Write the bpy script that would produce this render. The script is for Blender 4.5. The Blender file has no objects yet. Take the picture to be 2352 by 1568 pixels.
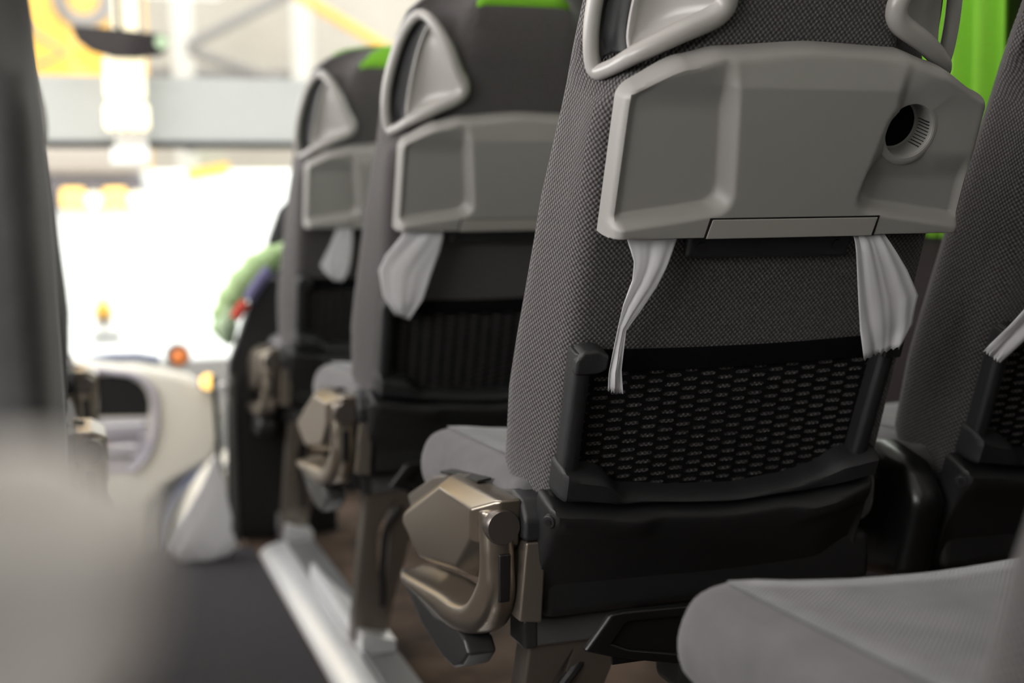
import bpy, math, random
from mathutils import Vector, Matrix
random.seed(4)
SC = bpy.context.scene
COL = SC.collection
PI = math.pi
sin, cos, sqrt = math.sin, math.cos, math.sqrt

# ------------------------------------------------------------------ materials
def nodes(name):
    m = bpy.data.materials.new(name); m.use_nodes = True
    nt = m.node_tree
    return m, nt, nt.nodes['Principled BSDF'], nt.nodes['Material Output']

def mat(name, c, rough=.5, metal=0., bump=0., scale=200., var=.0, trans=0., emis=None, es=0., coat=0., spec=.5):
    m, nt, b, o = nodes(name)
    b.inputs['Base Color'].default_value = (*c, 1)
    b.inputs['Roughness'].default_value = rough
    b.inputs['Metallic'].default_value = metal
    b.inputs['Specular IOR Level'].default_value = spec
    if coat: b.inputs['Coat Weight'].default_value = coat
    if trans: b.inputs['Transmission Weight'].default_value = trans
    if emis:
        b.inputs['Emission Color'].default_value = (*emis, 1)
        b.inputs['Emission Strength'].default_value = es
    if bump or var:
        tc = nt.nodes.new('ShaderNodeTexCoord')
        n = nt.nodes.new('ShaderNodeTexNoise'); n.inputs['Scale'].default_value = scale
        n.inputs['Detail'].default_value = 4
        nt.links.new(tc.outputs['Object'], n.inputs['Vector'])
        if bump:
            bp = nt.nodes.new('ShaderNodeBump'); bp.inputs['Strength'].default_value = bump
            bp.inputs['Distance'].default_value = .002
            nt.links.new(n.outputs['Fac'], bp.inputs['Height']); nt.links.new(bp.outputs['Normal'], b.inputs['Normal'])
        if var:
            r = nt.nodes.new('ShaderNodeMapRange'); r.inputs['To Min'].default_value = 1 - var; r.inputs['To Max'].default_value = 1 + var
            r.inputs['From Min'].default_value = .3; r.inputs['From Max'].default_value = .7
            nt.links.new(n.outputs['Fac'], r.inputs['Value'])
            mx = nt.nodes.new('ShaderNodeVectorMath'); mx.operation = 'SCALE'
            mx.inputs[0].default_value = c
            nt.links.new(r.outputs['Result'], mx.inputs['Scale']); nt.links.new(mx.outputs[0], b.inputs['Base Color'])
    return m

def mth(nt, op, a, b=None):
    n = nt.nodes.new('ShaderNodeMath'); n.operation = op
    for i, v in enumerate((a, b)):
        if v is None: continue
        if isinstance(v, (int, float)): n.inputs[i].default_value = v
        else: nt.links.new(v, n.inputs[i])
    return n.outputs[0]

def lattice(nt, uv, px, py, jitter=0.):
    """product of two cosines: a staggered dot pattern in metres of cloth"""
    s = nt.nodes.new('ShaderNodeSeparateXYZ'); nt.links.new(uv, s.inputs[0])
    cx = mth(nt, 'COSINE', mth(nt, 'MULTIPLY', s.outputs[0], 2*PI/px))
    cy = mth(nt, 'COSINE', mth(nt, 'MULTIPLY', s.outputs[1], 2*PI/py))
    return mth(nt, 'MULTIPLY', cx, cy)

def weave(name, dark, light, px, py, bump=.6, rough=.9, sheen=.25):
    m, nt, b, o = nodes(name)
    uv = nt.nodes.new('ShaderNodeUVMap'); uv.uv_map = 'UVMap'
    nz = nt.nodes.new('ShaderNodeTexNoise'); nz.inputs['Scale'].default_value = 260; nz.inputs['Detail'].default_value = 3
    nt.links.new(uv.outputs[0], nz.inputs['Vector'])
    f = lattice(nt, uv.outputs[0], px, py)
    f = mth(nt, 'ADD', f, mth(nt, 'MULTIPLY', mth(nt, 'SUBTRACT', nz.outputs['Fac'], .5), 1.1))
    r = nt.nodes.new('ShaderNodeMapRange'); r.inputs['From Min'].default_value = -.35; r.inputs['From Max'].default_value = .75
    nt.links.new(f, r.inputs['Value'])
    mx = nt.nodes.new('ShaderNodeMix'); mx.data_type = 'RGBA'
    mx.inputs[6].default_value = (*dark, 1); mx.inputs[7].default_value = (*light, 1)
    nt.links.new(r.outputs[0], mx.inputs[0])
    n2 = nt.nodes.new('ShaderNodeTexNoise'); n2.inputs['Scale'].default_value = 900
    nt.links.new(uv.outputs[0], n2.inputs['Vector'])
    hs = nt.nodes.new('ShaderNodeMix'); hs.data_type = 'RGBA'; hs.blend_type = 'OVERLAY'; hs.inputs[0].default_value = .35
    nt.links.new(mx.outputs[2], hs.inputs[6]); nt.links.new(n2.outputs['Color'], hs.inputs[7])
    nt.links.new(hs.outputs[2], b.inputs['Base Color'])
    bp = nt.nodes.new('ShaderNodeBump'); bp.inputs['Strength'].default_value = bump; bp.inputs['Distance'].default_value = .0015
    nt.links.new(f, bp.inputs['Height']); nt.links.new(bp.outputs[0], b.inputs['Normal'])
    b.inputs['Roughness'].default_value = rough; b.inputs['Sheen Weight'].default_value = sheen
    b.inputs['Specular IOR Level'].default_value = .2
    return m

def velour(name, c, rib=0.):
    m, nt, b, o = nodes(name)
    tc = nt.nodes.new('ShaderNodeTexCoord')
    nz = nt.nodes.new('ShaderNodeTexNoise'); nz.inputs['Scale'].default_value = 14; nz.inputs['Detail'].default_value = 5
    nt.links.new(tc.outputs['Object'], nz.inputs['Vector'])
    r = nt.nodes.new('ShaderNodeMapRange'); r.inputs['From Min'].default_value = .3; r.inputs['From Max'].default_value = .7
    r.inputs['To Min'].default_value = .8; r.inputs['To Max'].default_value = 1.2
    nt.links.new(nz.outputs['Fac'], r.inputs['Value'])
    sc = nt.nodes.new('ShaderNodeVectorMath'); sc.operation = 'SCALE'; sc.inputs[0].default_value = c
    val = r.outputs[0]
    if rib:
        s = nt.nodes.new('ShaderNodeSeparateXYZ'); nt.links.new(tc.outputs['Object'], s.inputs[0])
        d = mth(nt, 'SUBTRACT', s.outputs[0], mth(nt, 'MULTIPLY', s.outputs[1], .95))
        w = mth(nt, 'SINE', mth(nt, 'MULTIPLY', d, 2*PI/rib))
        val = mth(nt, 'MULTIPLY', val, mth(nt, 'ADD', 1., mth(nt, 'MULTIPLY', w, .13)))
        bp = nt.nodes.new('ShaderNodeBump'); bp.inputs['Strength'].default_value = .35; bp.inputs['Distance'].default_value = .001
        nt.links.new(w, bp.inputs['Height']); nt.links.new(bp.outputs[0], b.inputs['Normal'])
    nt.links.new(val, sc.inputs['Scale']); nt.links.new(sc.outputs[0], b.inputs['Base Color'])
    b.inputs['Roughness'].default_value = .85; b.inputs['Sheen Weight'].default_value = .25; b.inputs['Sheen Roughness'].default_value = .4
    b.inputs['Specular IOR Level'].default_value = .2
    return m

def netmat(name):
    m, nt, b, o = nodes(name)
    uv = nt.nodes.new('ShaderNodeUVMap'); uv.uv_map = 'UVMap'
    nz = nt.nodes.new('ShaderNodeTexNoise'); nz.inputs['Scale'].default_value = 45
    nt.links.new(uv.outputs[0], nz.inputs['Vector'])
    f = lattice(nt, uv.outputs[0], .039, .0104)
    f = mth(nt, 'ADD', f, mth(nt, 'MULTIPLY', mth(nt, 'SUBTRACT', nz.outputs['Fac'], .5), .35))
    hole = mth(nt, 'GREATER_THAN', f, .22)
    b.inputs['Base Color'].default_value = (.004, .004, .0045, 1); b.inputs['Roughness'].default_value = .8
    b.inputs['Specular IOR Level'].default_value = .15
    bp = nt.nodes.new('ShaderNodeBump'); bp.inputs['Strength'].default_value = .5; bp.inputs['Distance'].default_value = .001; bp.invert = True
    nt.links.new(f, bp.inputs['Height']); nt.links.new(bp.outputs[0], b.inputs['Normal'])
    t = nt.nodes.new('ShaderNodeBsdfTransparent'); mix = nt.nodes.new('ShaderNodeMixShader')
    nt.links.new(hole, mix.inputs[0]); nt.links.new(b.outputs[0], mix.inputs[1]); nt.links.new(t.outputs[0], mix.inputs[2])
    nt.links.new(mix.outputs[0], o.inputs[0])
    return m

def sheer(name, c, through, rough=.5, gloss=False, translucent=.5):
    """thin film or blind: partly see-through, partly scattering"""
    m, nt, b, o = nodes(name)
    b.inputs['Base Color'].default_value = (*c, 1); b.inputs['Roughness'].default_value = rough
    t = nt.nodes.new('ShaderNodeBsdfTransparent'); mix = nt.nodes.new('ShaderNodeMixShader'); mix.inputs[0].default_value = through
    tl = nt.nodes.new('ShaderNodeBsdfTranslucent'); tl.inputs[0].default_value = (*c, 1)
    m2 = nt.nodes.new('ShaderNodeMixShader'); m2.inputs[0].default_value = translucent
    nt.links.new(b.outputs[0], m2.inputs[1]); nt.links.new(tl.outputs[0], m2.inputs[2])
    nt.links.new(m2.outputs[0], mix.inputs[1]); nt.links.new(t.outputs[0], mix.inputs[2])
    nt.links.new(mix.outputs[0], o.inputs[0])
    return m

M = {
 'back':   weave('woven seat back cloth', (.024,.021,.022), (.13,.119,.118), .0053, .0057),
 'green':  mat('green headrest cloth', (.16,.42,.015), .8, bump=.3, scale=600, var=.12),
 'grey':   mat('grey moulded plastic', (.255,.245,.232), .42, bump=.06, scale=2500),
 'grey2':  mat('grey latch plastic', (.285,.27,.252), .45, bump=.06, scale=2500),
 'handle': mat('satin grey handle plastic', (.33,.315,.30), .27, bump=.03, scale=1800),
 'black':  mat('black textured plastic', (.012,.012,.0125), .45, bump=.25, scale=1500),
 'frame':  mat('charcoal textured plastic', (.018,.0183,.0195), .42, bump=.3, scale=1600),
 'gloss':  mat('gloss black plastic', (.005,.005,.005), .33),
 'net':    netmat('black knitted net'),
 'elastic':mat('black elastic', (.003,.003,.0035), .9, bump=.4, scale=900, spec=.1),
 'velour': velour('grey velour', (.108,.103,.108)),
 'lback':  velour('smooth grey seat back cloth', (.13,.128,.13)),
 'rib':    velour('ribbed grey velour', (.145,.141,.148), .0042),
 'champ':  mat('champagne metal paint', (.31,.268,.218), .30, .88, bump=.02, scale=3000),
 'champd': mat('dull champagne metal paint', (.21,.18,.15), .4, .7),
 'pewter': mat('pewter metal paint', (.20,.178,.16), .33, .85),
 'beam':   mat('grey painted steel', (.10,.097,.095), .42, .2, bump=.05, scale=900),
 'alu':    mat('brushed aluminium', (.93,.93,.95), .36, .6),
 'alug':   mat('grey aluminium', (.30,.30,.31), .4, .6),
 'paddle': mat('dark grey paddle plastic', (.03,.029,.029), .38),
 'film':   sheer('white plastic film', (.88,.87,.89), .08, .22, translucent=.35),
 'carpet': mat('dark aisle carpet', (.030,.026,.031), .95, bump=.8, scale=700, var=.35),
 'wood':   mat('brown vinyl floor', (.080,.053,.038), .85, bump=.05, scale=9, var=.6, spec=.2),
 'mauve':  mat('dark mauve wall panel', (.018,.0135,.0135), .8, spec=.2),
 'wall':   mat('light grey wall panel', (.30,.29,.28), .7),
 'ceil':   mat('pale ceiling panel', (.55,.54,.52), .8),
 'cream':  mat('cream dashboard plastic', (.74,.70,.61), .5),
 'hcol':   mat('off white column paint', (.52,.50,.47), .6),
 'beige':  mat('beige trim', (.36,.31,.27), .6),
 'dusk':   mat('dusky lilac panel', (.15,.135,.15), .6),
 'pale':   mat('pale armrest plastic', (.97,.93,.88), .5),
 'lilac':  mat('lilac grey plastic', (.42,.39,.44), .5),
 'blueg':  mat('blue grey padding and panel shade', (.16,.18,.26), .6),
 'dark':   mat('dark recess', (.006,.005,.005), .5),
 'white':  mat('white paint', (.85,.85,.84), .5),
 'whitev': mat('white vehicle paint', (.86,.86,.86), .35),
 'yellow': mat('yellow paint', (.78,.42,.05), .45),
 'orange': mat('orange lens', (.75,.22,.05), .25),
 'amber':  mat('lit amber lens and glint', (.9,.5,.1), .3, emis=(1,.62,.18), es=2.2),
 'lamp':   mat('lit warm lamp', (.9,.85,.7), .3, emis=(1,.82,.45), es=1.1),
 'hallw':  mat('hall cladding', (.40,.365,.32), .7, var=.05, scale=2),
 'steel':  mat('grey steel section', (.19,.18,.18), .5, .2),
 'conc':   mat('pale concrete', (.6,.59,.57), .8, var=.06, scale=3),
 'jacket': mat('light green cloth', (.33,.46,.22), .8, bump=.3, scale=60),
 'jpale':  mat('pale green cloth', (.40,.52,.34), .8, bump=.3, scale=60),
 'red':    mat('red cloth', (.5,.05,.03), .8),
 'navy':   mat('slate blue cloth', (.12,.11,.22), .8),
 'blackc': mat('black seat cloth', (.010,.010,.011), .9, bump=.3, scale=900),
 'mirror': mat('dark mirror glass', (.03,.026,.026), .08, spec=.3),
 'pink':   mat('pink push button', (.75,.15,.2), .4, emis=(1,.25,.3), es=.35),
 'blind':  sheer('pale grey roller blind', (.60,.61,.60), .10, .7, translucent=.45),
}
def glassmat():
    m, nt, b, o = nodes('clear glass')
    t = nt.nodes.new('ShaderNodeBsdfTransparent'); t.inputs[0].default_value = (.95,.97,.96,1)
    g = nt.nodes.new('ShaderNodeBsdfGlossy'); g.inputs['Roughness'].default_value = .02
    mix = nt.nodes.new('ShaderNodeMixShader'); mix.inputs[0].default_value = .05
    nt.links.new(t.outputs[0], mix.inputs[1]); nt.links.new(g.outputs[0], mix.inputs[2]); nt.links.new(mix.outputs[0], o.inputs[0])
    return m
M['glass'] = glassmat()

# ------------------------------------------------------------------ mesh builder
def smooth(a, b, x):
    t = max(0., min(1., (x-a)/(b-a))); return t*t*(3-2*t)
def lerp(a, b, t): return a + (b-a)*t
def interp(tab, x):
    if x <= tab[0][0]: return tab[0][1]
    for (x0, y0), (x1, y1) in zip(tab, tab[1:]):
        if x <= x1:
            t = (x-x0)/(x1-x0); t = t*t*(3-2*t)*.5 + t*.5
            return lerp(y0, y1, t)
    return tab[-1][1]

class MB:
    def __init__(s): s.v = []; s.f = []; s.uv = {}
    def add(s, p, uv=None):
        s.v.append(tuple(p))
        if uv: s.uv[len(s.v)-1] = uv
        return len(s.v)-1
    def grid(s, rows, close=False, uvs=None):
        idx = [[s.add(p, uvs[i][j] if uvs else None) for j, p in enumerate(r)] for i, r in enumerate(rows)]
        for a, b in zip(idx, idx[1:]):
            n = len(a)
            for j in range(n if close else n-1):
                s.f.append((a[j], a[(j+1) % n], b[(j+1) % n], b[j]))
        return idx
    def loft(s, rings, caps=True, uvs=None):
        idx = s.grid(rings, True, uvs)
        if caps: s.f.append(tuple(reversed(idx[0]))); s.f.append(tuple(idx[-1]))
        return s
    def box(s, x0, x1, y0, y1, z0, z1):
        b = len(s.v)
        for z in (z0, z1):
            for x, y in ((x0,y0),(x1,y0),(x1,y1),(x0,y1)): s.v.append((x,y,z))
        for f in ((3,2,1,0),(4,5,6,7),(0,1,5,4),(1,2,6,5),(2,3,7,6),(3,0,4,7)): s.f.append(tuple(b+i for i in f))
        return s
    def prism(s, poly, fn0, fn1):
        a = [fn0(*p) for p in poly]; b = [fn1(*p) for p in poly]
        return s.loft([a, b])
    def tube(s, path, r, n=10, closed=False, flat=1.):
        pts = [Vector(p) for p in path]; N = len(pts); rings = []
        ref = None
        for i, p in enumerate(pts):
            if closed: t = pts[(i+1) % N]-pts[i-1]
            else: t = pts[min(i+1, N-1)]-pts[max(i-1, 0)]
            t.normalize()
            if ref is None: ref = Vector((0,0,1)) if abs(t.z) < .9 else Vector((1,0,0))
            a = (ref - t*ref.dot(t)).normalized(); b = t.cross(a); ref = a
            rr = r[i] if isinstance(r, (list, tuple)) else r
            rings.append([p + a*rr*cos(2*PI*k/n)*flat + b*rr*sin(2*PI*k/n) for k in range(n)])
        if closed: rings.append(rings[0])
        return s.loft(rings, not closed)
    def cyl(s, p0, p1, r0, r1=None, n=24):
        r1 = r0 if r1 is None else r1
        return s.tube([p0, p1], [r0, r1], n)
    def build(s, name, m, parent=None, loc=(0,0,0), bevel=0., seg=3, sub=0, flat=False, flip=False, solid=0.):
        me = bpy.data.meshes.new(name)
        me.from_pydata(s.v, [], [tuple(reversed(f)) if flip else f for f in s.f])
        if s.uv:
            lay = me.uv_layers.new(name='UVMap')
            for l in me.loops: lay.data[l.index].uv = s.uv.get(l.vertex_index, (0,0))
        me.validate()
        import bmesh
        bm = bmesh.new(); bm.from_mesh(me)
        bmesh.ops.remove_doubles(bm, verts=bm.verts, dist=1e-5)
        bmesh.ops.recalc_face_normals(bm, faces=bm.faces)
        bm.to_mesh(me); bm.free()
        o = bpy.data.objects.new(name, me); COL.objects.link(o)
        me.materials.append(M[m])
        o.location = loc
        if parent: o.parent = parent
        if not flat:
            me.polygons.foreach_set('use_smooth', [True]*len(me.polygons))
        if solid:
            d = o.modifiers.new('solid', 'SOLIDIFY'); d.thickness = solid; d.offset = 0
        if bevel:
            d = o.modifiers.new('bevel', 'BEVEL'); d.width = bevel; d.segments = seg; d.limit_method = 'ANGLE'; d.angle_limit = .5
            w = o.modifiers.new('wn', 'WEIGHTED_NORMAL'); w.keep_sharp = False
        elif not flat and not sub:
            try: me.set_sharp_from_angle(angle=.7)
            except Exception: pass
        if sub:
            d = o.modifiers.new('sub', 'SUBSURF'); d.levels = sub; d.render_levels = sub
        return o

def tag(o, label=None, cat=None, group=None, kind=None):
    if label: o['label'] = label
    if cat: o['category'] = cat
    if group: o['group'] = group
    if kind: o['kind'] = kind
    return o
def empty(name, loc, label=None, cat=None, group=None):
    o = bpy.data.objects.new(name, None); COL.objects.link(o); o.location = loc; o.empty_display_size = .1
    return tag(o, label, cat, group)
def struct(name, mb, m, **k):
    o = mb.build(name, m, **k); o['kind'] = 'structure'; return o
def copy_tree(o, parent=None):
    c = o.copy(); COL.objects.link(c)
    if parent: c.parent = parent
    for ch in o.children: copy_tree(ch, c)
    return c
def spline(pts, n=8, closed=False):
    out = []; P = [Vector(p) for p in pts]; N = len(P)
    for i in range(N if closed else N-1):
        if closed: a, b, c, d = P[i-1], P[i], P[(i+1) % N], P[(i+2) % N]
        else: a, b, c, d = P[max(i-1,0)], P[i], P[i+1], P[min(i+2,N-1)]
        for k in range(n):
            t = k/n
            out.append(.5*((2*b)+(c-a)*t+(2*a-5*b+4*c-d)*t*t+(3*b-a-3*c+d)*t**3))
    if not closed: out.append(P[-1])
    return out

# ------------------------------------------------------------------ seat
TILT = .36; KK = sqrt(1+TILT*TILT)
UPV = Vector((0, -TILT/KK, 1/KK)); FRV = Vector((0, 1/KK, TILT/KK)); ORG = Vector((0, 0, .45))
def B(x, s, o):                       # lateral, up the back, rearward off the cloth -> seat coordinates
    return ORG + Vector((x, 0, 0)) + UPV*s - FRV*o

def edge_samples(a, b, r, n):
    e = [0, .04*r, .12*r, .25*r, .45*r, .7*r, r]
    mid = [lerp(a+r, b-r, (k+1)/(n+1)) for k in range(n)]
    return [a+x for x in e] + mid + [b-x for x in reversed(e)]

def panel(mb, sx, x0, x1, sb, st, H, base, r, nx, ns, fn=None, rc=0., rb=None):
    """raised moulded panel on the back: outline between curves sb(x) and st(x), rounded rim, height field fn"""
    xs = edge_samples(x0, x1, r, nx); rows = []; uvs = []
    rb = rb or r
    hh = st((x0+x1)/2)-sb((x0+x1)/2)
    vs = [e for e in edge_samples(0., 1., r/hh, ns)]
    if rb < r: vs = sorted(vs + [rb/hh*q for q in (.12,.35,.7,1.)])
    for v in vs:
        row = []; uu = []
        for x in xs:
            s = lerp(sb(x), st(x), v)
            dx = min(x-x0, x1-x); ds = min((s-sb(x))*r/rb, st(x)-s)
            X, S = x, s; d = min(dx, ds)
            if rc and dx < rc and ds < rc and (rb == r or s > (sb(x)+st(x))/2):
                h = math.hypot(rc-dx, rc-ds)
                if h > rc:
                    k = rc/h
                    nx_ = rc-(rc-dx)*k; ns_ = rc-(rc-ds)*k
                    X += (nx_-dx)*(1 if x-x0 < x1-x else -1); S += (ns_-ds)*(1 if s-sb(x) < st(x)-s else -1)
                    d = 0
                else: d = rc-h
            q = 1-min(d/r, 1.)
            o = base + H*sqrt(max(0, 1-q*q))
            if fn: o += fn(X, S)*smooth(0, r, d)
            row.append((X, S, o)); uu.append((X, S))
        rows.append(row); uvs.append(uu)
    return rows

def smax(a, b, k):
    h = max(0., min(1., .5+.5*(a-b)/k)); return lerp(b, a, h)+k*h*(1-h)

TAB_TOP = [(-.2,.450),(-.188,.460),(-.13,.489),(-.093,.4975),(0,.5045),(.093,.5015),(.135,.490),(.192,.464),(.2,.455)]
def table_top(x): return interp(TAB_TOP, x)
def table_height(x, s):
    h = -.28*max(0., s-.468)*smooth(.13, .07, abs(x))
    # side scoops
    for sg in (-1, 1):
        X = x*sg
        xe = .068 + (s-.37)*.13 if sg < 0 else .069 + (s-.37)*.20
        sb = .351 - max(0, X-.07)*.14
        din = -smax(-(X-xe), -(s-sb), .022)
        dep = .0125*smooth(.492, .44, s)+.004
        if sg > 0: dep *= lerp(1, .5, smooth(.375, .41, s))
        h -= dep*smooth(-.003, .011, din)
    return h

def make_backrest(root, sx, m='back'):
    N = 20
    S = [-.045,-.04,-.03,-.015,.0,.03,.07,.12,.17,.22,.27,.32,.37,.41,.435,.45,.465,.48,.5,.52,.545,.57,.595,.615,.632,.648,.660,.670,.678,.684,.6875,.689]
    wr = [(-.045,.178),(-.02,.190),(.05,.196),(.43,.193),(.465,.165),(.495,.108),(.60,.100),(.65,.085),(.68,.05),(.689,.02)]
    wf = [(-.045,.165),(-.02,.195),(.03,.215),(.12,.219),(.3,.207),(.45,.191),(.54,.183),(.595,.172),(.632,.157),(.655,.135),(.675,.095),(.686,.05),(.689,.02)]
    th = [(-.045,.05),(-.03,.085),(.0,.11),(.3,.118),(.5,.12),(.6,.115),(.64,.10),(.665,.075),(.68,.045),(.689,.012)]
    if m == 'lback': wf = [(-.045,.16),(-.02,.19),(.03,.205),(.12,.208),(.3,.206),(.45,.200),(.54,.191),(.595,.178),(.632,.157),(.655,.135),(.675,.095),(.686,.05),(.689,.02)]
    rings = []; uvs = []
    for s in S:
        a, b, t = interp(wr, s), interp(wf, s), interp(th, s)
        c0 = -.06+t/2 if s > .6 else (-.06+t/2 if s < 0 else 0.)
        if 0 <= s <= .6: c0 = 0.
        k = t/.118; hf = smooth(.465,.51,s)
        half = [(0,0),(.3*a,0),(.6*a,0),(.82*a,0),(a-.016,-.0008),(a-.007,-.0035),(a-.001,-.010),(a+.003,-.019),
                (lerp(a,b,lerp(.55,.22,hf)),lerp(-.043,-.046,hf)),(lerp(a,b,lerp(.85,.66,hf)),lerp(-.064,-.072,hf)),(b,-.078),(b+.001,-.090),(b-.004,-.103),(b-.016,-.114),(b-.035,-.118),
                (.72*b,-.112),(.5*b,-.101),(.25*b,-.094),(0,-.092)]
        half = [(x, c0+o*k) for x, o in half]
        ring = half + [(-x, o) for x, o in reversed(half[1:-1])]
        pts = []; uv = []; acc = 0.; prev = None
        for x, o in ring:
            if prev: acc += math.hypot(x-prev[0], o-prev[1])
            prev = (x, o); pts.append(B(sx*x, s, o)); uv.append((acc if len(pts) <= 19 else acc, s))
        # mirror so the pattern matches on both halves
        H = uv[18][0]
        uv = [(u if i <= 18 else -(sum(0 for _ in ()) + uv[36-i][0] if 36-i >= 0 else 0), v) for i, (u, v) in enumerate(uv)]
        rings.append(pts); uvs.append(uv)
    mb = MB(); mb.loft(rings, True, uvs)
    o = mb.build('backrest', m, root)
    # headrest cover: green cloth over the crown and down the front
    mb = MB(); rows = []
    def at(s, j):
        a, b, t = interp(wr, s), interp(wf, s), interp(th, s); return a, b, t
    for s, side in [(.661,0),(.668,0),(.676,0),(.683,0),(.6875,0),(.6895,0),(.6895,1),(.6875,1),(.683,1),(.676,1),(.665,1),(.64,1),(.6,1),(.55,1),(.5,1),(.44,1)]:
        t = interp(th, min(s,.689)); c0 = -.06+t/2 if s > .6 else 0.
        row = []
        for k in range(-8, 9):
            x = .125*k/8
            w = interp(wf, min(s, .689)) if side else max(interp(wr, min(s,.689)), .0)
            xx = max(-w*.98, min(w*.98, x)) if s > .66 else x
            o = (c0+.0025) if not side else (c0-t*(lerp(.80, .98, min(1, (abs(x)/.17)**2)))-.0035)
            row.append(B(sx*xx, s + .002 + (-.012*(1-(abs(k)/8)**3) if (not side and s < .665) else 0), o))
        rows.append(row)
    mb.grid(rows); mb.build('headrest_cover', 'green', root, solid=.002)
    return o

def make_handle(root, sx, side):
    P = lambda x, s, o: B(sx*side*x, s, o)
    rail = [(.187,.463,-.043),(.193,.496,-.047),(.190,.540,-.049),(.177,.594,-.049),(.162,.624,-.047),(.149,.636,-.038),(.137,.629,-.020),
            (.117,.598,-.003),(.100,.562,.0),(.089,.541,.001),(.096,.524,.001),(.130,.506,-.001),(.163,.485,-.010),(.178,.468,-.028)]
    mb = MB(); pts = spline([P(*q) for q in rail], 6, True)
    mb.tube(pts, [.0076+.0034*max(0,cos(2*PI*(k/len(pts)-.66))) for k in range(len(pts))], 14, True)
    h = mb.build('grab_handle', 'handle', root)
    slot = spline([P(.140,.628,-.026),P(.153,.589,-.030),P(.162,.538,-.031),P(.166,.502,-.028),P(.167,.484,-.016)], 5)
    inner = spline([P(.134,.627,-.016),P(.116,.598,.003),P(.096,.555,.008),P(.094,.527,.008),P(.158,.487,-.006)], 5)
    mb = MB(); rows = []
    for a, b, i in zip(slot, inner, range(99)):
        v = i/(len(slot)-1); row = []
        for k in range(11):
            t = k/10; p = a.lerp(b, t)
            p = p + FRV*(.015*sin(PI*t**.75)*min(1, 2.2*sin(PI*v))) 
            row.append(p)
        rows.append(row)
    mb.grid(rows); mb.build('handle_dish', 'handle', h, solid=.003)
    # dark strip inside the rail, its colour standing in for slot shadow
    mb = MB(); rows = []
    outr = spline([P(.150,.630,-.046),P(.170,.59,-.053),P(.183,.54,-.054),P(.186,.495,-.052),P(.180,.470,-.040)], 5)
    for a, b, i in zip(outr, slot, range(99)):
        rows.append([a.lerp(b, k/5) + FRV*(.004+.012*sin(PI*k/5)) for k in range(6)])
    mb.grid(rows if side < 0 else [r[:3] for r in rows]); mb.build('slot_shade', 'frame', h, solid=.002)
    return h

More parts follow.
